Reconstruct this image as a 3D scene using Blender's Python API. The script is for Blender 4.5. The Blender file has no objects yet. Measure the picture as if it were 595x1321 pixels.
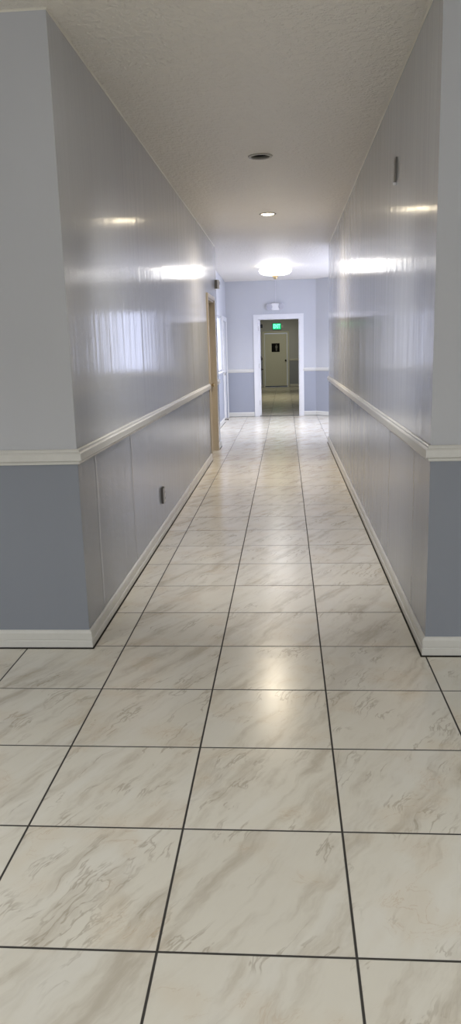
import bpy, bmesh, math
from mathutils import Vector, Matrix
sc = bpy.context.scene
COL = sc.collection
PI = math.pi
T = 0.508                       # floor tile module
H = 2.985                       # ceiling height of the corridor
HE = 2.895                      # ceiling at the far wall of the lobby (it sags a little)
XL, XR = 0.33, 2.03             # faces of the corridor walls
YL, YR = 2.015, 1.922           # faces of the two front walls
YLE, YRE = 10.2, 10.45          # far ends of the corridor walls
YE = 15.3                       # lobby end wall
YF = 27.8                       # far wall of the second corridor
RAIL = 0.965

# ------------------------------------------------------------------ materials
def new_mat(name):
    m = bpy.data.materials.new(name); m.use_nodes = True
    nt = m.node_tree
    b = nt.nodes['Principled BSDF']
    return m, nt, b
def N(nt, typ, **kw):
    n = nt.nodes.new(typ)
    for k, v in kw.items(): setattr(n, k, v)
    return n
def math_n(nt, op, a, b=None, c=None):
    n = N(nt, 'ShaderNodeMath', operation=op)
    for i, v in enumerate((a, b, c)):
        if v is None: continue
        if isinstance(v, (int, float)): n.inputs[i].default_value = v
        else: nt.links.new(v, n.inputs[i])
    return n.outputs[0]
def mixc(nt, fac, a, b, mode='MIX'):
    n = N(nt, 'ShaderNodeMix', data_type='RGBA', blend_type=mode)
    if isinstance(fac, (int, float)): n.inputs[0].default_value = fac
    else: nt.links.new(fac, n.inputs[0])
    for i, v in ((6, a), (7, b)):
        if isinstance(v, tuple): n.inputs[i].default_value = (*v, 1)
        else: nt.links.new(v, n.inputs[i])
    return n.outputs[2]
def ramp(nt, v, lo, hi):
    n = N(nt, 'ShaderNodeMapRange', interpolation_type='SMOOTHSTEP')
    nt.links.new(v, n.inputs[0]); n.inputs[1].default_value = lo; n.inputs[2].default_value = hi
    return n.outputs[0]
def noise(nt, vec, scale, detail=3, rough=.5, dist=0):
    n = N(nt, 'ShaderNodeTexNoise')
    nt.links.new(vec, n.inputs['Vector'])
    n.inputs['Scale'].default_value = scale; n.inputs['Detail'].default_value = detail
    n.inputs['Roughness'].default_value = rough; n.inputs['Distortion'].default_value = dist
    return n.outputs['Fac']
def mapping(nt, vec, scale=(1, 1, 1), rot=(0, 0, 0)):
    n = N(nt, 'ShaderNodeMapping')
    nt.links.new(vec, n.inputs[0]); n.inputs['Scale'].default_value = scale; n.inputs['Rotation'].default_value = rot
    return n.outputs[0]
def plain(name, col, rough=.5, metal=0, bump=0, bscale=60, coat=0):
    m, nt, b = new_mat(name)
    pos = N(nt, 'ShaderNodeNewGeometry').outputs['Position']
    nz = noise(nt, pos, bscale, 3)
    c = mixc(nt, nz, tuple(v * .95 for v in col), tuple(min(1, v * 1.05) for v in col))
    nt.links.new(c, b.inputs['Base Color'])
    b.inputs['Roughness'].default_value = rough; b.inputs['Metallic'].default_value = metal
    if coat: b.inputs['Coat Weight'].default_value = coat
    if bump:
        bp = N(nt, 'ShaderNodeBump'); bp.inputs['Strength'].default_value = bump; bp.inputs['Distance'].default_value = .001
        nt.links.new(nz, bp.inputs['Height']); nt.links.new(bp.outputs[0], b.inputs['Normal'])
    return m
def emis(name, col, s, base=(.8, .8, .8), rough=.3):
    m, nt, b = new_mat(name)
    b.inputs['Base Color'].default_value = (*base, 1)
    b.inputs['Roughness'].default_value = rough
    b.inputs['Emission Color'].default_value = (*col, 1)
    b.inputs['Emission Strength'].default_value = s
    return m

def wall_paint(name, upper, lower, rough, spec, wav=1):
    m, nt, b = new_mat(name)
    pos = N(nt, 'ShaderNodeNewGeometry').outputs['Position']
    sep = N(nt, 'ShaderNodeSeparateXYZ'); nt.links.new(pos, sep.inputs[0])
    up = math_n(nt, 'GREATER_THAN', sep.outputs[2], RAIL + .03)
    mot = noise(nt, mapping(nt, pos, (1.3, 1.3, .5)), 1.6, 4)
    cu = mixc(nt, mot, tuple(v * .95 for v in upper), tuple(v * 1.04 for v in upper))
    cl = mixc(nt, mot, tuple(v * .93 for v in lower), tuple(v * 1.06 for v in lower))
    c = mixc(nt, up, cl, cu)
    nt.links.new(c, b.inputs['Base Color'])
    # roller texture, vertical streaks and the slow waviness of the plaster
    fine = noise(nt, mapping(nt, pos, (1, 1, .6)), 110, 2)
    streak = noise(nt, mapping(nt, pos, (1, 1, .05)), 7, 4, .6)
    slow = noise(nt, mapping(nt, pos, (1, 1, .25)), 2.2, 2)
    b1 = N(nt, 'ShaderNodeBump'); b1.inputs['Distance'].default_value = .00022; nt.links.new(fine, b1.inputs['Height']); b1.inputs['Strength'].default_value = .7
    b2 = N(nt, 'ShaderNodeBump'); b2.inputs['Distance'].default_value = .0055 * wav; nt.links.new(streak, b2.inputs['Height']); b2.inputs['Strength'].default_value = .5
    nt.links.new(b1.outputs[0], b2.inputs['Normal'])
    b3 = N(nt, 'ShaderNodeBump'); b3.inputs['Distance'].default_value = .005; nt.links.new(slow, b3.inputs['Height']); b3.inputs['Strength'].default_value = .4
    nt.links.new(b2.outputs[0], b3.inputs['Normal'])
    # two vertical seams in the plaster below the rail
    wob = math_n(nt, 'MULTIPLY_ADD', noise(nt, pos, 3, 2), .08, -.04)
    yy = math_n(nt, 'ADD', sep.outputs[1], wob)
    def ridge(y0, hw): return math_n(nt, 'SUBTRACT', 1, ramp(nt, math_n(nt, 'ABSOLUTE', math_n(nt, 'SUBTRACT', yy, y0)), .0, hw))
    rd = math_n(nt, 'MULTIPLY', math_n(nt, 'ADD', ridge(3.32, .035), ridge(2.36, .03)), math_n(nt, 'SUBTRACT', 1, up))
    b4 = N(nt, 'ShaderNodeBump'); b4.inputs['Distance'].default_value = .0022 * wav; nt.links.new(rd, b4.inputs['Height']); b4.inputs['Strength'].default_value = .8
    nt.links.new(b3.outputs[0], b4.inputs['Normal']); nt.links.new(b4.outputs[0], b.inputs['Normal'])
    rr = math_n(nt, 'MULTIPLY_ADD', noise(nt, mapping(nt, pos, (1, 1, .2)), 5, 3), .10, rough - .05)
    rr = math_n(nt, 'MULTIPLY_ADD', math_n(nt, 'SUBTRACT', 1, up), .07, rr)
    nt.links.new(rr, b.inputs['Roughness'])
    b.inputs['Specular IOR Level'].default_value = spec
    return m

def floor_mat():
    m, nt, b = new_mat('marble_look_tile')
    pos = N(nt, 'ShaderNodeNewGeometry').outputs['Position']
    sc_ = N(nt, 'ShaderNodeVectorMath', operation='SCALE'); nt.links.new(pos, sc_.inputs[0]); sc_.inputs['Scale'].default_value = 1 / T
    fl = N(nt, 'ShaderNodeVectorMath', operation='FLOOR'); nt.links.new(sc_.outputs[0], fl.inputs[0])
    fr = N(nt, 'ShaderNodeVectorMath', operation='FRACTION'); nt.links.new(sc_.outputs[0], fr.inputs[0])
    f2 = N(nt, 'ShaderNodeSeparateXYZ'); nt.links.new(fr.outputs[0], f2.inputs[0])
    i2 = N(nt, 'ShaderNodeSeparateXYZ'); nt.links.new(fl.outputs[0], i2.inputs[0])
    def edge(v):                                    # distance to the nearest joint, in tiles
        a = math_n(nt, 'SUBTRACT', v, .5); a = math_n(nt, 'ABSOLUTE', a)
        return math_n(nt, 'SUBTRACT', .5, a)
    ed = math_n(nt, 'MINIMUM', edge(f2.outputs[0]), edge(f2.outputs[1]))
    tile = ramp(nt, ed, .0050, .0088)               # 0 in the joint, 1 on the tile
    ids = N(nt, 'ShaderNodeCombineXYZ'); nt.links.new(i2.outputs[0], ids.inputs[0]); nt.links.new(i2.outputs[1], ids.inputs[1])
    wn = N(nt, 'ShaderNodeTexWhiteNoise', noise_dimensions='3D'); nt.links.new(ids.outputs[0], wn.inputs['Vector'])
    off = N(nt, 'ShaderNodeVectorMath', operation='SCALE'); nt.links.new(wn.outputs['Color'], off.inputs[0]); off.inputs['Scale'].default_value = 37
    add = N(nt, 'ShaderNodeVectorMath', operation='ADD'); nt.links.new(pos, add.inputs[0]); nt.links.new(off.outputs[0], add.inputs[1])
    v0 = add.outputs[0]
    # warp
    wv = N(nt, 'ShaderNodeTexNoise'); nt.links.new(v0, wv.inputs['Vector']); wv.inputs['Scale'].default_value = 5; wv.inputs['Detail'].default_value = 3
    ws = N(nt, 'ShaderNodeVectorMath', operation='SCALE'); nt.links.new(wv.outputs['Color'], ws.inputs[0]); ws.inputs['Scale'].default_value = .10
    wa = N(nt, 'ShaderNodeVectorMath', operation='ADD'); nt.links.new(v0, wa.inputs[0]); nt.links.new(ws.outputs[0], wa.inputs[1])
    ang = math.radians(27)
    rot = mapping(nt, wa.outputs[0], rot=(0, 0, ang))
    str_ = mapping(nt, rot, scale=(1, .125, 1))
    n1 = noise(nt, str_, 8.5, 5, .6)
    vein = math_n(nt, 'ABSOLUTE', math_n(nt, 'SUBTRACT', n1, .5))
    vein = math_n(nt, 'SUBTRACT', 1, ramp(nt, vein, .0, .020))
    broad = ramp(nt, noise(nt, str_, 11, 5, .62), .47, .72)
    bl = ramp(nt, noise(nt, str_, 6, 4, .55), .46, .64)
    str2 = mapping(nt, mapping(nt, wa.outputs[0], rot=(0, 0, ang + .35)), scale=(1, .40, 1))
    n3 = noise(nt, str2, 9, 5, .62, .8)
    v2 = math_n(nt, 'SUBTRACT', 1, ramp(nt, math_n(nt, 'ABSOLUTE', math_n(nt, 'SUBTRACT', n3, .5)), .0, .012))
    patch = ramp(nt, noise(nt, v0, 4.2, 2), .50, .68)
    msk = ramp(nt, noise(nt, v0, 5, 2), .45, .62)
    grain = noise(nt, mapping(nt, rot, scale=(1, .3, 1)), 60, 3, .6)
    c = mixc(nt, math_n(nt, 'MULTIPLY', broad, .82), (.70, .662, .57), (.475, .42, .335))
    c = mixc(nt, math_n(nt, 'MULTIPLY', bl, .55), c, (.745, .72, .65))
    c = mixc(nt, math_n(nt, 'MULTIPLY', grain, .12), c, (.50, .44, .35))
    c = mixc(nt, math_n(nt, 'MULTIPLY', math_n(nt, 'MULTIPLY', vein, msk), .55), c, (.34, .285, .21))
    c = mixc(nt, math_n(nt, 'MULTIPLY', math_n(nt, 'MULTIPLY', v2, patch), .40), c, (.47, .33, .20))
    c = mixc(nt, math_n(nt, 'MULTIPLY', patch, .20), c, (.62, .49, .33))
    tint = math_n(nt, 'MULTIPLY_ADD', wn.outputs['Value'], .08, .95)
    tm = N(nt, 'ShaderNodeVectorMath', operation='SCALE'); nt.links.new(c, tm.inputs[0]); nt.links.new(tint, tm.inputs['Scale'])
    c = mixc(nt, tile, (.022, .018, .013), tm.outputs[0])
    nt.links.new(c, b.inputs['Base Color'])
    b.inputs['Specular IOR Level'].default_value = .8
    rg = math_n(nt, 'MULTIPLY_ADD', noise(nt, v0, 9, 3), .08, .19)
    rg = math_n(nt, 'ADD', rg, math_n(nt, 'MULTIPLY', math_n(nt, 'SUBTRACT', 1, tile), .5))
    nt.links.new(rg, b.inputs['Roughness'])
    bp = N(nt, 'ShaderNodeBump'); bp.inputs['Distance'].default_value = .0015; nt.links.new(tile, bp.inputs['Height'])
    bw = N(nt, 'ShaderNodeBump'); bw.inputs['Distance'].default_value = .0012; bw.inputs['Strength'].default_value = .6
    nt.links.new(noise(nt, pos, 6, 2), bw.inputs['Height']); nt.links.new(bp.outputs[0], bw.inputs['Normal'])
    nt.links.new(bw.outputs[0], b.inputs['Normal'])
    return m

def ceiling_mat():
    m, nt, b = new_mat('textured_ceiling_paint')
    pos = N(nt, 'ShaderNodeNewGeometry').outputs['Position']
    n1 = noise(nt, pos, 26, 3, .6); n2 = noise(nt, pos, 1.2, 2)
    c = mixc(nt, n2, (.82, .78, .705), (.87, .83, .755))
    nt.links.new(c, b.inputs['Base Color'])
    b.inputs['Roughness'].default_value = .42
    bp = N(nt, 'ShaderNodeBump'); bp.inputs['Distance'].default_value = .006; bp.inputs['Strength'].default_value = .7
    nt.links.new(ramp(nt, n1, .42, .62), bp.inputs['Height'])
    # taped seam that runs across the ceiling a little past the front walls
    sep = N(nt, 'ShaderNodeSeparateXYZ'); nt.links.new(pos, sep.inputs[0])
    s = math_n(nt, 'MULTIPLY_ADD', sep.outputs[0], -.07, sep.outputs[1])
    s = math_n(nt, 'SUBTRACT', 1, ramp(nt, math_n(nt, 'ABSOLUTE', math_n(nt, 'SUBTRACT', s, 2.32)), .0, .06))
    bs = N(nt, 'ShaderNodeBump'); bs.inputs['Distance'].default_value = .004; bs.inputs['Strength'].default_value = .5
    nt.links.new(s, bs.inputs['Height']); nt.links.new(bp.outputs[0], bs.inputs['Normal']); nt.links.new(bs.outputs[0], b.inputs['Normal'])
    return m

M = {}
M['wall'] = wall_paint('lavender_grey_over_slate_wall_paint', (.53, .54, .565), (.28, .30, .345), .12, .40)
M['wall_matte'] = wall_paint('lavender_grey_over_slate_eggshell_paint', (.545, .555, .58), (.34, .36, .415), .5, .4, .1)
M['wall_front'] = wall_paint('lavender_grey_over_slate_front_paint', (.53, .54, .565), (.265, .285, .325), .42, .4, .3)
M['floor'] = floor_mat()
M['ceiling'] = ceiling_mat()
M['trim'] = plain('off_white_semigloss_trim', (.66, .65, .61), .28, bump=.3, bscale=40)
M['caulk'] = plain('pale_caulk', (.72, .69, .60), .5)
M['gap'] = plain('dark_floor_joint', (.022, .018, .013), .9)
M['white'] = plain('white_enamel', (.78, .78, .79), .3)
M['tan'] = plain('beige_painted_wood', (.56, .49, .385), .35, bump=.2, bscale=30)
M['tan_dark'] = plain('brown_beige_door_paint', (.26, .215, .155), .4)
M['steel'] = plain('brushed_steel', (.55, .53, .50), .3, metal=1)
M['brass'] = plain('brass', (.50, .38, .20), .35, metal=.8)
M['dark'] = plain('black_painted_metal', (.012, .012, .013), .4)
M['black_matte'] = plain('matte_black_plastic', (.006, .006, .006), .8)
M['black_matte'].node_tree.nodes['Principled BSDF'].inputs['Specular IOR Level'].default_value = .15
M['grey'] = plain('grey_cover_plate', (.20, .19, .175), .4)
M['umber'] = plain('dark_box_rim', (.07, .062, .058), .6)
M['plate'] = plain('smoky_white_plate', (.50, .49, .50), .4)
M['reflector'] = plain('smoked_reflector', (.022, .02, .017), .6)
M['glass_bulb'] = plain('unlit_bulb_glass', (.40, .38, .33), .15)
M['ring'] = plain('beige_trim_ring', (.34, .32, .28), .3)
M['fardoor'] = plain('grey_cream_door_paint', (.72, .72, .62), .4)
M['rubber'] = plain('dark_rubber', (.03, .028, .026), .7)
M['housing'] = plain('translucent_white_plastic', (.62, .62, .66), .35)
M['lens_grey'] = plain('clear_grey_lamp_lens', (.45, .45, .50), .12)
M['exit_face'] = emis('green_exit_panel', (.0, .36, .13), 1.0, (.02, .2, .08))
M['exit_letter'] = emis('bright_exit_letters', (.10, 1.0, .48), 1.3)
M['pictogram'] = plain('pale_pictogram', (.2, .2, .19), .5)
M['drum'] = emis('lit_white_diffuser', (1, .985, .97), 2.7)
M['drum_top'] = emis('added_halo_glow', (1, .985, .98), 12.0)
M['can_lit'] = emis('warm_lit_lens', (1, .86, .6), 15.0)
M['pane'] = emis('daylit_window_glass', (.66, .72, 1.0), 1.75, (.2, .2, .2), .1)
M['pane_left'] = emis('daylit_left_window_glass', (.66, .72, 1.0), .85, (.2, .2, .2), .1)
M['pane_right'] = emis('daylit_side_window_glass', (.66, .72, 1.0), 4.5, (.2, .2, .2), .1)
M['pane_front'] = emis('added_entrance_glow', (.95, .97, 1.0), 1.0, (.2, .2, .2), .1)
M['far_lamp'] = emis('added_lamp_diffuser', (1, .95, .74), 3.5)
M['lens_white'] = emis('fill_downlight_lens', (1, .97, .9), 20)

# ------------------------------------------------------------------ mesh helpers
def box(bm, x0, x1, y0, y1, z0, z1, bev=0):
    vs = [bm.verts.new((x, y, z)) for x in (x0, x1) for y in (y0, y1) for z in (z0, z1)]
    fs = [bm.faces.new([vs[i] for i in f]) for f in ((0, 1, 3, 2), (4, 6, 7, 5), (0, 4, 5, 1), (2, 3, 7, 6), (0, 2, 6, 4), (1, 5, 7, 3))]
    if bev:
        es = list({e for f in fs for e in f.edges})
        bmesh.ops.bevel(bm, geom=es, offset=bev, segments=2, affect='EDGES')
def lathe(bm, prof, c=(0, 0, 0), seg=40, axis='Z', caps=True):
    """prof: (r, h) pairs spun round an axis through c"""
    rings = []
    for r, h in prof:
        ring = []
        for i in range(seg):
            a = 2 * PI * i / seg
            if axis == 'Z': p = (c[0] + r * math.cos(a), c[1] + r * math.sin(a), c[2] + h)
            elif axis == 'Y': p = (c[0] + r * math.cos(a), c[1] + h, c[2] + r * math.sin(a))
            else: p = (c[0] + h, c[1] + r * math.cos(a), c[2] + r * math.sin(a))
            ring.append(bm.verts.new(p))
        rings.append(ring)
    for a, b in zip(rings, rings[1:]):
        for i in range(seg):
            j = (i + 1) % seg
            bm.faces.new((a[i], a[j], b[j], b[i]))
    for ring, (r, h) in ((rings[0], prof[0]), (rings[-1], prof[-1])):
        if r > 0 and caps: bm.faces.new(ring)
def link(name, bm, mat, parent=None, smooth=False, loc=None):
    bmesh.ops.remove_doubles(bm, verts=bm.verts, dist=1e-6)
    bmesh.ops.recalc_face_normals(bm, faces=bm.faces)
    me = bpy.data.meshes.new(name); bm.to_mesh(me); bm.free()
    me.materials.append(M[mat])
    o = bpy.data.objects.new(name, me); COL.objects.link(o)
    if parent: o.parent = parent
    if loc: o.location = loc
    if smooth:
        for p in me.polygons: p.use_smooth = True
        try: me.set_sharp_from_angle(angle=math.radians(35))
        except Exception: pass
    return o
def struct(name, bm, mat, smooth=False):
    o = link(name, bm, mat, None, smooth); o['kind'] = 'structure'; return o
def sempty(name, loc):
    o = bpy.data.objects.new(name, None); COL.objects.link(o); o.location = loc; o['kind'] = 'structure'; o.empty_display_size = .1
    return o
def thing(name, label, cat, loc, group=None):
    o = bpy.data.objects.new(name, None); COL.objects.link(o); o.location = loc; o.empty_display_size = .05
    o['label'] = label; o['category'] = cat
    if group: o['group'] = group
    return o
def tag(o, label, cat, group=None):
    o['label'] = label; o['category'] = cat
    if group: o['group'] = group
    return o
def B(*boxes, bev=0):
    bm = bmesh.new()
    for b in boxes: box(bm, *b, bev=bev)
    return bm

# wall slab between two plan points; the room lies to the left of p0->p1 when side=1
def wall_bm(p0, p1, th, side, z1, holes=(), bm=None):
    bm = bm or bmesh.new()
    p0 = Vector(p0); p1 = Vector(p1); L = (p1 - p0).length; d = (p1 - p0) / L
    n = Vector((-d.y, d.x)) * -side              # away from the room
    def slab(u0, u1, za, zb):
        c = []
        for u in (u0, u1):
            for k in (0, th):
                for z in (za, zb):
                    q = p0 + d * u + n * k
                    c.append(bm.verts.new((q.x, q.y, z)))
        for f in ((0, 1, 3, 2), (4, 6, 7, 5), (0, 4, 5, 1), (2, 3, 7, 6), (0, 2, 6, 4), (1, 5, 7, 3)): bm.faces.new([c[i] for i in f])
    u = 0
    for (a, b, za, zb) in sorted(holes):
        if a > u: slab(u, a, 0, z1)
        if za > 0: slab(a, b, 0, za)
        if zb < z1: slab(a, b, zb, z1)
        u = b
    if u < L: slab(u, L, 0, z1)
    return bm
# moulding swept along a plan polyline with mitred corners; profile = (distance from wall, z)
def sweep(path, prof, side, bm=None):
    bm = bm or bmesh.new()
    pts = [Vector(p) for p in path]; n = len(pts)
    nor = []
    for a, b in zip(pts, pts[1:]):
        d = (b - a).normalized(); nor.append(Vector((-d.y, d.x)) * side)
    secs = []
    for i, p in enumerate(pts):
        if i == 0: m = nor[0]
        elif i == n - 1: m = nor[-1]
        else:
            m = nor[i - 1] + nor[i]; m = m / m.dot(nor[i])
        secs.append([bm.verts.new((p.x + m.x * dd, p.y + m.y * dd, z)) for dd, z in prof])
    k = len(prof)
    for a, b in zip(secs, secs[1:]):
        for i in range(k):
            j = (i + 1) % k
            bm.faces.new((a[i], a[j], b[j], b[i]))
    bm.faces.new(secs[0]); bm.faces.new(secs[-1])
    return bm

BASE = [(0, .006), (.017, .006), (.017, .040), (.0125, .043), (.0125, .046), (.015, .049), (.015, .082), (.010, .092), (.004, .097), (0, .097)]
RAILP = [(0, RAIL), (.010, RAIL), (.013, RAIL + .006), (.013, RAIL + .012), (.019, RAIL + .016), (.024, RAIL + .020), (.024, RAIL + .054),
         (.018, RAIL + .060), (.015, RAIL + .062), (.013, RAIL + .071), (.008, RAIL + .075), (0, RAIL + .075)]
GAP = [(0, .0004), (.0245, .0004), (.0245, .0012), (0, .0012)]
def rail(name, paths, side):
    bm = bmesh.new()
    for p in paths: sweep(p, RAILP, side, bm)
    struct(name, bm, 'trim')
def base(name, paths, side):
    bm = bmesh.new()
    for p in paths: sweep(p, BASE, side, bm)
    o = struct(name, bm, 'trim')
    g = bmesh.new()
    for p in paths: sweep(p, GAP, side, g)
    link('floor_joint', g, 'gap', o)

# ------------------------------------------------------------------ floor and ceiling
bm = bmesh.new(); box(bm, -3.2, 5.0, -4.6, 28.2, -.1, 0)
struct('floor', bm, 'floor')

CANS = [(1.181, 4.842), (1.178, 7.534)]
RC = .083
def ceil_bm():
    bm = bmesh.new()
    def quad(*p): bm.faces.new([bm.verts.new(q) for q in p])
    x0, x1 = -3.2, 5.0
    ys = [-4.6]
    for cx, cy in CANS: ys += [cy - .2, cy + .2]
    ys += [YLE]
    for i in range(0, len(ys) - 1):
        a, b = ys[i], ys[i + 1]
        if i % 2 == 0: quad((x0, a, H), (x1, a, H), (x1, b, H), (x0, b, H))
        else:
            cx, cy = CANS[i // 2]
            quad((x0, a, H), (cx - .2, a, H), (cx - .2, b, H), (x0, b, H))
            quad((cx + .2, a, H), (x1, a, H), (x1, b, H), (cx + .2, b, H))
            n = 48; inn = []; out = []
            for k in range(n):
                t = 2 * PI * (k + .0) / n; c, s = math.cos(t), math.sin(t); q = .2 / max(abs(c), abs(s))
                inn.append(bm.verts.new((cx + RC * c, cy + RC * s, H))); out.append(bm.verts.new((cx + q * c, cy + q * s, H)))
            for k in range(n): bm.faces.new((inn[k], inn[(k + 1) % n], out[(k + 1) % n], out[k]))
    quad((x0, YLE, H), (x1, YLE, H), (x1, YE + .02, HE), (x0, YE + .02, HE))
    quad((x0, YE + .02, HE), (x1, YE + .02, HE), (x1, 28.2, HE), (x0, 28.2, HE))
    quad((x0, -4.6, 3.3), (x1, -4.6, 3.3), (x1, 28.2, 3.3), (x0, 28.2, 3.3))       # deck above
    quad((x0, -4.6, H), (x1, -4.6, H), (x1, -4.6, 3.3), (x0, -4.6, 3.3))
    return bm
struct('ceiling', ceil_bm(), 'ceiling')

# ------------------------------------------------------------------ walls
W = .12
HH = H + .02
DT0, DT1, DTH = 8.76, 9.70, 2.17       # beige doorway in the left corridor wall
struct('wall_left', wall_bm((XL, YL + .003), (XL, YLE), W, -1, HH, [(DT0 - YL - .003, DT1 - YL - .003, 0, DTH)]), 'wall')
struct('wall_front_left', wall_bm((XL - W, YL), (XL, YL), .003, -1, HH, bm=wall_bm((-3.2, YL), (XL - W, YL), W, -1, HH)), 'wall_front')
struct('wall_right', wall_bm((XR, YR + .003), (XR, YRE), W, 1, HH), 'wall')
struct('wall_front_right', wall_bm((XR + W, YR), (XR, YR), .003, 1, HH, bm=wall_bm((5.0, YR), (XR + W, YR), W, 1, HH)), 'wall_front')
# room behind the camera
struct('wall_back_left', wall_bm((-3.0, -4.4), (-3.0, YL), W, -1, HH), 'wall_front')
struct('wall_back_right', wall_bm((4.8, YR), (4.8, -4.4), W, -1, HH), 'wall_front')
ENT = (-1.6, 4.2, .0, 2.35)            # glazed entrance added to light the front room, x range and height
struct('wall_back', wall_bm((4.8, -4.4), (-3.0, -4.4), W, -1, HH, [(4.8 - ENT[1], 4.8 - ENT[0], 0, ENT[3])]), 'wall_front')
# lobby
XB = .08                                # lobby's left wall
A0, A1 = (2.02, YE), (3.42, 13.90)      # slanted wall on the right
LW = (12.15, 14.05, 1.055, 2.12)        # left window (y0,y1,z0,z1)
LD = (14.27, 15.14, 0, 2.06)            # left lobby door
struct('wall_lobby_left', wall_bm((XB, YLE), (XB, YE), W, -1, HH,
       [(LW[0] - YLE, LW[1] - YLE, LW[2], LW[3]), (LD[0] - YLE, LD[1] - YLE, 0, LD[3])]), 'wall_matte')
struct('wall_lobby_right', wall_bm((3.42, A1[1]), (3.42, YRE - .1), W, -1, HH, [(.30, 2.70, 1.055, 2.33)]), 'wall_matte')
struct('wall_lobby_near', wall_bm((3.52, YRE), (XR + W, YRE), W, -1, HH), 'wall_matte')
AW = (.44, 1.70, 1.055, 2.33)           # window in the slanted wall (along the wall)
struct('wall_lobby_slanted', wall_bm(A0, A1, W, -1, HH, [AW]), 'wall_matte')
D0, D1, DH = .762, 1.668, 2.10          # opening of the end doorway
struct('wall_end', wall_bm((XB - W, YE), (2.14, YE), W, -1, HH, [(D0 - XB + W, D1 - XB + W, 0, DH)]), 'wall_matte')
# second corridor beyond the end doorway
FD0, FD1, FDH = .555, 1.445, 2.01
struct('wall_far', wall_bm((-.4, YF), (2.7, YF), W, -1, HH, [(FD0 + .4, FD1 + .4, 0, FDH)]), 'wall_matte')
struct('wall_far_left', wall_bm((-.3, YE + W), (-.3, YF), W, -1, HH), 'wall_matte')
struct('wall_far_right', wall_bm((2.5, YF), (2.5, YE + W), W, -1, HH), 'wall_matte')
struct('wall_far_chase', B((1.52, 2.5, YF - .10, YF, 0, HH)), 'wall_matte')

# mouldings
CT = .075
rail('trim_1', [[(-3.0, YL), (XL, YL), (XL, DT0 - .085)], [(XL, DT1 + .085), (XL, YLE), (XB, YLE), (XB, LW[0] - .06)], [(XB, LW[1] + .06), (XB, LD[0] - .1)],
                [(XB, YE), (D0 - .1, YE)]], -1)
rail('trim_2', [[(4.8, YR), (XR, YR), (XR, YRE), (3.42, YRE), (3.42, A1[1])], [A1, A0, (D1 + .075, YE)]], 1)
base('baseboard_left', [[(-3.0, YL), (XL, YL), (XL, DT0 - .085)], [(XL, DT1 + .085), (XL, YLE), (XB, YLE), (XB, LD[0] - .1)], [(XB, YE), (D0 - .1, YE)]], -1)
base('baseboard_right', [[(4.8, YR), (XR, YR), (XR, YRE), (3.42, YRE), (3.42, A1[1]), A0, (D1 + .075, YE)]], 1)
rail('trim_3', [[(-.3, YF), (FD0 - .09, YF)]], -1)
rail('trim_4', [[(1.52, YF - .10), (2.5, YF - .10)]], -1)
base('baseboard_far_left', [[(-.3, YE + .13), (-.3, YF), (FD0 - .09, YF)]], -1)
base('baseboard_far_right', [[(2.5, YE + .13), (2.5, YF - .10), (1.52, YF - .10)]], 1)
# pale caulk bead in the joint of walls and ceiling
CAULK = [(0, H - .007), (.0, H), (.007, H)]
for nm, p, s in (('trim_5', [(-3.0, YL), (XL, YL), (XL, YLE)], -1), ('trim_6', [(4.8, YR), (XR, YR), (XR, YRE)], 1)):
    struct(nm, sweep(p, CAULK, s), 'caulk')

# ------------------------------------------------------------------ doors
def casing_y(bm, x0, x1, h, w, y0, y1, wt=None):            # casing on a wall that runs along x
    wt = wt or w
    box(bm, x0 - w, x0, y0, y1, 0, h + wt, bev=.004); box(bm, x1, x1 + w, y0, y1, 0, h + wt, bev=.004); box(bm, x0, x1, y0, y1, h, h + wt, bev=.004)
def casing_x(bm, y0, y1, h, w, x0, x1):
    box(bm, x0, x1, y0 - w, y0, 0, h + w, bev=.004); box(bm, x0, x1, y1, y1 + w, 0, h + w, bev=.004); box(bm, x0, x1, y0, y1, h, h + w, bev=.004)
# door_1: end doorway, leaf swung into the second corridor
d = sempty('door_1', (0, 0, 0))
bm = bmesh.new(); casing_y(bm, D0, D1, DH, .092, YE - .018, YE); casing_y(bm, D0, D1, DH, .06, YE + W, YE + W + .015)
link('door_casing', bm, 'white', d)
bm = B((D0, D0 + .018, YE, YE + W, 0, DH), (D1 - .018, D1, YE, YE + W, 0, DH), (D0 + .018, D1 - .018, YE, YE + W, DH - .018, DH))
link('door_jamb', bm, 'white', d)
link('threshold', B((D0 + .018, D1 - .018, YE - .01, YE + .06, .0004, .006), bev=.002), 'rubber', d)
LX = D0 + .020
leaf = link('door_leaf', B((-.006, .036, 0, .86, .012, DH - .024), bev=.002), 'white', d, loc=(LX, YE + .055, 0))
leaf.rotation_euler.z = math.radians(1.5)
link('door_closer', B((.036, .088, .42, .72, 1.925, 2.0), (.045, .06, .15, .43, 1.985, 2.0), bev=.006), 'dark', leaf)
bm = bmesh.new(); lathe(bm, [(.03, 0), (.03, .012), (.014, .014), (.014, .045)], (.036, .79, 1.0), 20, 'X'); box(bm, .074, .088, .68, .80, .99, 1.012, bev=.004)
link('door_handle', bm, 'dark', leaf, True)
bm = B((.036, .052, .40, .80, 1.18, 1.30), (.052, .075, .45, .76, 1.21, 1.27), bev=.004)
link('lock_plate', bm, 'dark', leaf)
for z in (.25, 1.05, 1.85):
    bm = bmesh.new(); lathe(bm, [(.008, 0), (.008, .1)], (.0, -.008, z), 12); link('hinge', bm, 'steel', leaf)
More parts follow.
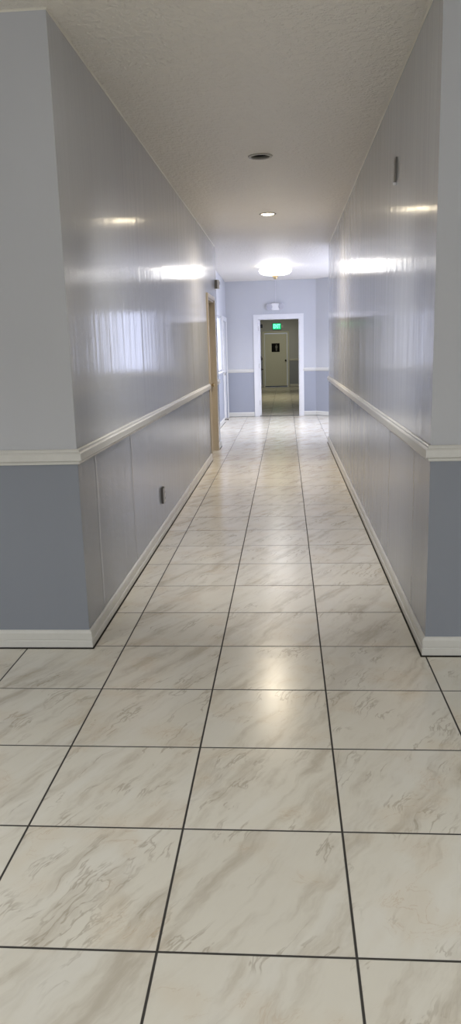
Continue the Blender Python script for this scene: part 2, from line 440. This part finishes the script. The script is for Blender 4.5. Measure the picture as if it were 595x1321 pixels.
# door_2: beige door in the left corridor wall
d = sempty('door_2', (0, 0, 0))
bm = bmesh.new(); casing_x(bm, DT0, DT1, DTH, .06, XL, XL + .016); link('door_casing', bm, 'tan', d)
link('door_jamb', B((XL - W, XL, DT0, DT0 + .02, 0, DTH), (XL - W, XL, DT1 - .02, DT1, 0, DTH), (XL - W, XL, DT0 + .02, DT1 - .02, DTH - .02, DTH)), 'tan', d)
link('door_stop', B((XL - .075, XL - .06, DT1 - .034, DT1 - .02, 0, DTH - .02), (XL - .075, XL - .06, DT0 + .02, DT0 + .034, 0, DTH - .02)), 'tan', d)
lf = link('door_leaf', B((XL - .12, XL - .08, DT0 + .023, DT1 - .023, .01, DTH - .024), bev=.002), 'tan_dark', d)
bm = bmesh.new(); lathe(bm, [(.03, 0), (.03, .006), (.012, .01), (.012, .03), (.026, .04), (.026, .055), (.014, .064)], (XL - .08, DT1 - .09, .98), 24, 'X')
link('door_knob', bm, 'brass', lf, True)
# door_3: white door in the lobby's left wall
d = sempty('door_3', (0, 0, 0))
bm = bmesh.new(); casing_x(bm, LD[0], LD[1], LD[3], .085, XB, XB + .02); link('door_casing', bm, 'white', d)
lf = link('door_leaf', B((XB - .06, XB - .02, LD[0] + .003, LD[1] - .003, .008, LD[3] - .003), bev=.002), 'white', d)
for za, zb in ((.15, .9), (1.0, 1.9)):
    for ya, yb in ((.1, .4), (.48, .78)):
        link('door_panel', B((XB - .022, XB - .012, LD[0] + ya, LD[0] + yb, za, zb), bev=.005), 'white', lf)
bm = bmesh.new(); lathe(bm, [(.028, 0), (.028, .006), (.012, .01), (.012, .03), (.026, .04), (.026, .055), (.014, .064)], (XB - .02, LD[0] + .07, .98), 24, 'X')
link('door_knob', bm, 'steel', lf, True)
# door_4: restroom door at the end of the second corridor
d = sempty('door_4', (0, 0, 0))
bm = bmesh.new(); casing_y(bm, FD0, FD1, FDH, .058, YF - .016, YF); link('door_casing', bm, 'fardoor', d)
link('door_jamb', B((FD0, FD0 + .018, YF, YF + W, 0, FDH), (FD1 - .018, FD1, YF, YF + W, 0, FDH), (FD0 + .018, FD1 - .018, YF, YF + W, FDH - .018, FDH)), 'fardoor', d)
lf = link('door_leaf', B((FD0 + .022, FD1 - .022, YF + .012, YF + .05, .035, FDH - .026), bev=.003), 'fardoor', d)
bm = bmesh.new(); lathe(bm, [(.034, 0), (.034, -.008), (.013, -.012), (.013, -.035), (.032, -.045), (.034, -.06), (.02, -.074)], (1.365, YF + .012, .985), 24, 'Y')
link('door_knob', bm, 'dark', lf, True)
link('door_sweep', B((FD0 + .02, FD1 - .02, YF + .0, YF + .045, .004, .034)), 'rubber', lf)

# ------------------------------------------------------------------ windows
def window(name, p0, dirv, n_in, u0, u1, z0, z1, pane, nm=1):
    """frame, mullions, sill and pane in a wall; p0 wall origin, dirv along it, n_in towards the room"""
    w = sempty(name, (0, 0, 0))
    p0 = Vector(p0); dv = Vector(dirv).normalized(); ni = Vector(n_in).normalized()
    def slab(bm, a, b, k0, k1, za, zb):
        c = []
        for u in (a, b):
            for k in (k0, k1):
                for z in (za, zb):
                    q = p0 + dv * u + ni * k; c.append(bm.verts.new((q.x, q.y, z)))
        for f in ((0, 1, 3, 2), (4, 6, 7, 5), (0, 4, 5, 1), (2, 3, 7, 6), (0, 2, 6, 4), (1, 5, 7, 3)): bm.faces.new([c[i] for i in f])
    f = .04
    bm = bmesh.new()
    slab(bm, u0, u0 + f, -.09, -.03, z0, z1); slab(bm, u1 - f, u1, -.09, -.03, z0, z1)
    slab(bm, u0 + f, u1 - f, -.09, -.03, z0, z0 + f); slab(bm, u0 + f, u1 - f, -.09, -.03, z1 - f, z1)
    link('window_frame', bm, 'white', w)
    for i in range(1, nm + 1):
        u = u0 + (u1 - u0) * i / (nm + 1)
        bm = bmesh.new(); slab(bm, u - .02, u + .02, -.085, -.035, z0 + f, z1 - f); link('mullion', bm, 'white', w)
    bm = bmesh.new(); slab(bm, u0 + f, u1 - f, -.068, -.060, z0 + f, z1 - f); link('pane', bm, pane, w)
    if z0 > .3:
        bm = bmesh.new(); slab(bm, u0 - .05, u1 + .05, .0, .035, z0 - .022, z0); slab(bm, u0, u1, -.03, 0, z0 - .022, z0); link('window_sill', bm, 'white', w)
    return w
window('window_1', (XB, 0), (0, 1), (1, 0), LW[0], LW[1], LW[2], LW[3], 'pane_left', 1)
window('window_2', A0, (1, -1), (-1, -1), AW[0], AW[1], AW[2], AW[3], 'pane', 0)
window('window_3', (3.42, A1[1]), (0, -1), (-1, 0), .30, 2.70, 1.055, 2.33, 'pane_right', 2)  # unseen side window, widened and brightened to lift the lobby light
window('window_4', (0, -4.4), (1, 0), (0, 1), ENT[0], ENT[1], .02, ENT[3], 'pane_front', 3)  # unseen glowing entrance, added behind the camera for its light

# ------------------------------------------------------------------ things
# flush drum lamp in the lobby
LY = 12.8; LZ = H - (H - HE) * (LY - YLE) / (YE - YLE)
t = thing('ceiling_lamp', 'lit round white drum ceiling lamp with brass bottom knob in the lobby', 'lamp', (1.192, LY, LZ))
bm = bmesh.new(); lathe(bm, [(.18, .02), (.18, -.03), (.16, -.035)], seg=56); link('ceiling_pan', bm, 'white', t, True)
bm = bmesh.new(); lathe(bm, [(.225, -.004), (.235, -.010), (.235, -.034), (.225, -.036), (.225, -.004)], seg=56, caps=False); link('halo_ring', bm, 'drum_top', t, True)  # added glowing ring that lights a halo on the ceiling
bm = bmesh.new(); lathe(bm, [(.245, -.020), (.258, -.022), (.258, -.040), (.245, -.042), (.245, -.020)], seg=64, caps=False)
o = link('metal_band', bm, 'steel', t, True); o['label'] = 'thin brushed metal band'
bm = bmesh.new(); lathe(bm, [(.235, -.036), (.285, -.050), (.298, -.075), (.292, -.105), (.262, -.135), (.20, -.155), (.10, -.166), (.03, -.168)], seg=64)
link('diffuser', bm, 'drum', t, True)
bm = bmesh.new(); lathe(bm, [(.052, -.165), (.055, -.172), (.055, -.186), (.042, -.195), (.040, -.21), (.030, -.225), (.008, -.232)], seg=32)
link('finial', bm, 'brass', t, True)
# recessed lights
def can(loc, label, lit):
    t = thing('recessed_light', label, 'recessed light', (*loc, H))
    bm = bmesh.new(); lathe(bm, [(.075, .015), (.072, -.002), (.078, -.008), (.093, -.007), (.099, -.001), (.099, .0)], seg=56, caps=False)
    link('trim_ring', bm, 'ring', t, True)
    bm = bmesh.new(); lathe(bm, [(.074, .002), (.079, .012), (.081, .14), (.07, .16), (.0, .165)], seg=48, caps=False)
    # open at the bottom
    link('can_housing', bm, 'reflector', t, True)
    if lit:
        bm = bmesh.new(); lathe(bm, [(.068, .006), (.071, .0), (.055, -.008), (.01, -.011)], seg=40); link('lens', bm, 'can_lit', t, True)
    else:
        bm = bmesh.new(); lathe(bm, [(.012, .16), (.02, .12), (.028, .07), (.040, .042), (.044, .028), (.038, .018), (.02, .013), (.002, .012)], seg=40)
        link('bulb', bm, 'glass_bulb', t, True)
    return t
can(CANS[0], 'unlit recessed ceiling light, nearer of the two, with dark inside', False)
can(CANS[1], 'lit warm recessed ceiling light, farther one in the corridor ceiling', True)
def beam(x, y, watts, col, cone, z=H - .012, nm='downlight_beam', tilt=0):
    l = bpy.data.lights.new(nm, 'SPOT'); l.energy = watts; l.color = col; l.spot_size = math.radians(cone); l.spot_blend = 1.0; l.shadow_soft_size = .06
    o = bpy.data.objects.new(nm, l); COL.objects.link(o); o.location = (x, y, z); o.rotation_euler.x = math.radians(tilt)
beam(1.192, LY, 140, (.97, .97, 1), 156, LZ - .245)
beam(CANS[1][0], CANS[1][1], 110, (1, .86, .66), 165, H - .02)
# downlights added out of view to brighten the front room and corridor floor
for x, y, wt, where in ((1.18, 1.86, 120, 'in front of the corridor mouth'), (1.18, -.7, 36, 'middle of the front room'), (-1.2, -.1, 84, 'left side of the front room'), (3.7, -.4, 74, 'right side of the front room')):
    t = thing('fill_downlight', 'round white downlight added out of view on the ceiling, ' + where, 'added ceiling light', (x, y, H), 'added downlights of the front room')
    bm = bmesh.new(); lathe(bm, [(.10, 0), (.10, -.018), (.075, -.020), (.072, -.004)], seg=40, caps=False); link('trim_ring', bm, 'white', t, True)
    bm = bmesh.new(); lathe(bm, [(.07, -.004), (.065, -.008), (.002, -.009)], seg=32); link('lens', bm, 'lens_white', t, True)
    beam(x, y, wt, (1, .97, .92) if y > 1 else (.95, .98, 1), 84 if y > 1 else 126, H - .03, tilt=44 if y > 1 else 0)  # beam at the corridor mouth is tilted to fill the corridor floor
# emergency light over the end doorway
t = thing('emergency_light', 'white twin-head emergency light above the end doorway', 'emergency light', (1.157, YE, 2.345))
link('housing', B((-.085, .085, -.075, 0, -.072, .072), bev=.012), 'white', t)
link('back_plate', B((-.155, .155, -.03, .003, -.05, .05), bev=.014), 'housing', t)
for s in (-1, 1):
    bm = bmesh.new(); lathe(bm, [(.030, .0), (.052, -.02), (.064, -.05), (.066, -.066)], (s * .128, -.02, 0), 32, 'Y')
    h = link('lamp_head', bm, 'housing', t, True)
    bm = bmesh.new(); lathe(bm, [(.060, .0), (.056, -.006), (.03, -.011), (.004, -.012)], (s * .128, -.086, 0), 32, 'Y'); link('lens', bm, 'lens_grey', h, True)
bm = B((1.157, 1.171, YE - .012, YE, 2.417, HE - .002), bev=.003)
tag(link('wire_cover', bm, 'housing'), 'thin white wire cover running up from the emergency light to the ceiling', 'wire cover')
# alarm box at the far end of the left wall
t = thing('alarm_box', 'small white wall alarm box high at the far end of the left wall', 'alarm', (XL, 10.05, 2.43))
link('housing', B((-.003, .066, -.07, .07, -.065, .065), bev=.006), 'white', t)
bm = bmesh.new(); lathe(bm, [(.028, 0), (.026, .006), (.01, .010), (.002, .011)], (.066, 0, .02), 24, 'X'); link('lens', bm, 'lens_grey', t, True)
link('near_side_panel', B((.002, .036, -.074, -.069, -.062, .062), bev=.001), 'grey', t)['label'] = 'dark grey near side'  # near side of the white box coloured darker
# outlet low on the left wall
t = thing('wall_outlet', 'dark rimmed wall outlet low on the left wall above the baseboard', 'outlet', (XL, 4.47, .332))
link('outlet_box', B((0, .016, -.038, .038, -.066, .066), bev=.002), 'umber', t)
p_ = link('cover_plate', B((.016, .021, -.036, .036, -.062, .062), bev=.002), 'plate', t)
for z in (-.026, .026):
    bm = bmesh.new(); lathe(bm, [(.016, 0), (.016, .003), (.002, .0032)], (.021, 0, z), 24, 'X'); s = link('socket', bm, 'plate', p_, True)
    link('slots', B((.0242, .0250, -.008, -.005, z - .006, z + .006), (.0242, .0250, .005, .008, z - .006, z + .006)), 'dark', p_)
# cover plate high on the right wall
t = thing('wall_cover_plate', 'small grey cover plate high on the right wall', 'cover plate', (XR, 3.24, 2.508))
link('plate', B((-.009, 0, -.036, .036, -.066, .066), bev=.002), 'grey', t)
for z in (-.045, .045):
    bm = bmesh.new(); lathe(bm, [(.005, 0), (.005, -.0015), (.001, -.002)], (-.009, 0, z), 16, 'X'); link('screw', bm, 'steel', t, True)
link('lower_tab', B((-.018, 0, -.006, .006, -.082, -.067), bev=.002), 'white', t)['label'] = 'white tab under the plate'
# door stop at the foot of the white lobby door
bm = bmesh.new(); lathe(bm, [(.022, 0), (.022, .004), (.008, .008), (.008, .05), (.014, .052), (.014, .068), (.004, .07)], (XB + .017, 14.12, .055), 20, 'X')
tag(link('door_stop', bm, 'rubber', None, True), 'small dark door stop on the baseboard beside the white lobby door', 'door stop')

# text helper
def text_bm(s, size, ext, width=None):
    cu = bpy.data.curves.new('txt', 'FONT'); cu.body = s; cu.size = size; cu.extrude = ext; cu.align_x = 'CENTER'; cu.align_y = 'CENTER'; cu.offset = size * .02
    o = bpy.data.objects.new('txt', cu); COL.objects.link(o)
    dg = bpy.context.evaluated_depsgraph_get(); me = bpy.data.meshes.new_from_object(o.evaluated_get(dg))
    bm = bmesh.new(); bm.from_mesh(me)
    bpy.data.objects.remove(o); bpy.data.curves.remove(cu); bpy.data.meshes.remove(me)
    # stands upright facing -Y
    for v in bm.verts: v.co = Vector((v.co.x, -v.co.z, v.co.y))
    if width:
        xs = [v.co.x for v in bm.verts]; k = width / (max(xs) - min(xs)); m = (max(xs) + min(xs)) / 2
        for v in bm.verts: v.co.x = (v.co.x - m) * k
    return bm
# exit sign
t = thing('exit_sign', 'green glowing exit sign on the far wall above the restroom door', 'exit sign', (1.045, YF, 2.245))
link('housing', B((-.165, .165, -.055, 0, -.125, .125), bev=.006), 'dark', t)
f = link('sign_face', B((-.150, .150, -.060, -.055, -.108, .108), bev=.001), 'exit_face', t)
bm = text_bm('EXIT', .20, .002, .25)
for v in bm.verts: v.co.y += -.063
link('lettering', bm, 'exit_letter', f)
tag(link('strobe', B((1.225, 1.285, YF - .05, YF + .003, 2.19, 2.29), bev=.006), 'white'), 'tiny pale alarm strobe right beside the exit sign', 'alarm strobe')
# restroom sign on the far door
t = thing('restroom_sign', 'square black sign with a pale standing figure on the far door', 'sign', (.99, YF + .012, 1.467))
link('sign_plate', B((-.152, .152, -.008, 0, -.160, .160), bev=.003), 'black_matte', t)
bm = bmesh.new()
lathe(bm, [(.020, 0), (.020, -.003), (.001, -.003)], (.03, -.008, .095), 20, 'Y')
def poly(bm, pts, y0, y1):
    a = [bm.verts.new((x, y0, z)) for x, z in pts]; b = [bm.verts.new((x, y1, z)) for x, z in pts]
    bm.faces.new(a); bm.faces.new(list(reversed(b)))
    for i in range(len(pts)): j = (i + 1) % len(pts); bm.faces.new((a[i], b[i], b[j], a[j]))
poly(bm, [(-.005, .068), (.065, .068), (.072, .06), (.072, -.02), (.060, -.02), (.060, .04), (.056, .04), (.056, -.12), (.034, -.12), (.034, -.02), (.026, -.02), (.026, -.12), (.004, -.12), (.004, .04), (.0, .04), (.0, -.02), (-.012, -.02), (-.012, .06)], -.008, -.011)
link('figure', bm, 'pictogram', t)
# unseen ceiling lamp added to light the second corridor
t = thing('added_corridor_lamp', 'dim round ceiling lamp added unseen in the corridor beyond the end doorway', 'lamp', (1.1, 21.5, HE))
bm = bmesh.new(); lathe(bm, [(.17, .01), (.17, -.03), (.15, -.032)], seg=40); link('ceiling_pan', bm, 'white', t, True)
bm = bmesh.new(); lathe(bm, [(.155, -.030), (.15, -.07), (.10, -.10), (.02, -.11)], seg=40); link('diffuser', bm, 'far_lamp', t, True)
beam(1.1, 21.5, 75, (1, .93, .66), 125, HE - .14, 'far_fill_beam')
beam(1.1, 25.2, 36, (1, .95, .74), 110, HE - .06, 'far_fill_beam', tilt=38)  # added spot without a fixture, brightens the far door

# ------------------------------------------------------------------ world, camera, view
w = bpy.data.worlds.new('World'); sc.world = w; w.use_nodes = True
w.node_tree.nodes['Background'].inputs[0].default_value = (.55, .65, .9, 1); w.node_tree.nodes['Background'].inputs[1].default_value = .6
f, pi_, ya, ro = 978.7700, -.212980454, -.0766280939, -.0278892526
Cc = Vector((1.36262790, -1.64047652, 1.50619860))
cy, sy, cp, sp, cr, sr = math.cos(ya), math.sin(ya), math.cos(pi_), math.sin(pi_), math.cos(ro), math.sin(ro)
fw = Vector((sy * cp, cy * cp, sp)); r0 = Vector((cy, -sy, 0)); u0 = r0.cross(fw)
r = cr * r0 + sr * u0; u = -sr * r0 + cr * u0
cam = bpy.data.cameras.new('camera'); co = bpy.data.objects.new('camera', cam); COL.objects.link(co)
cam.sensor_fit = 'VERTICAL'; cam.sensor_height = 24; cam.lens = f / 1321 * 24; cam.clip_end = 100; cam.clip_start = .05
mw = Matrix(((r.x, u.x, -fw.x, Cc.x), (r.y, u.y, -fw.y, Cc.y), (r.z, u.z, -fw.z, Cc.z), (0, 0, 0, 1)))
co.matrix_world = mw
sc.camera = co
vs = sc.view_settings
vs.view_transform = 'Standard'; vs.look = 'None'; vs.gamma = 1; vs.use_curve_mapping = False; vs.exposure = .95
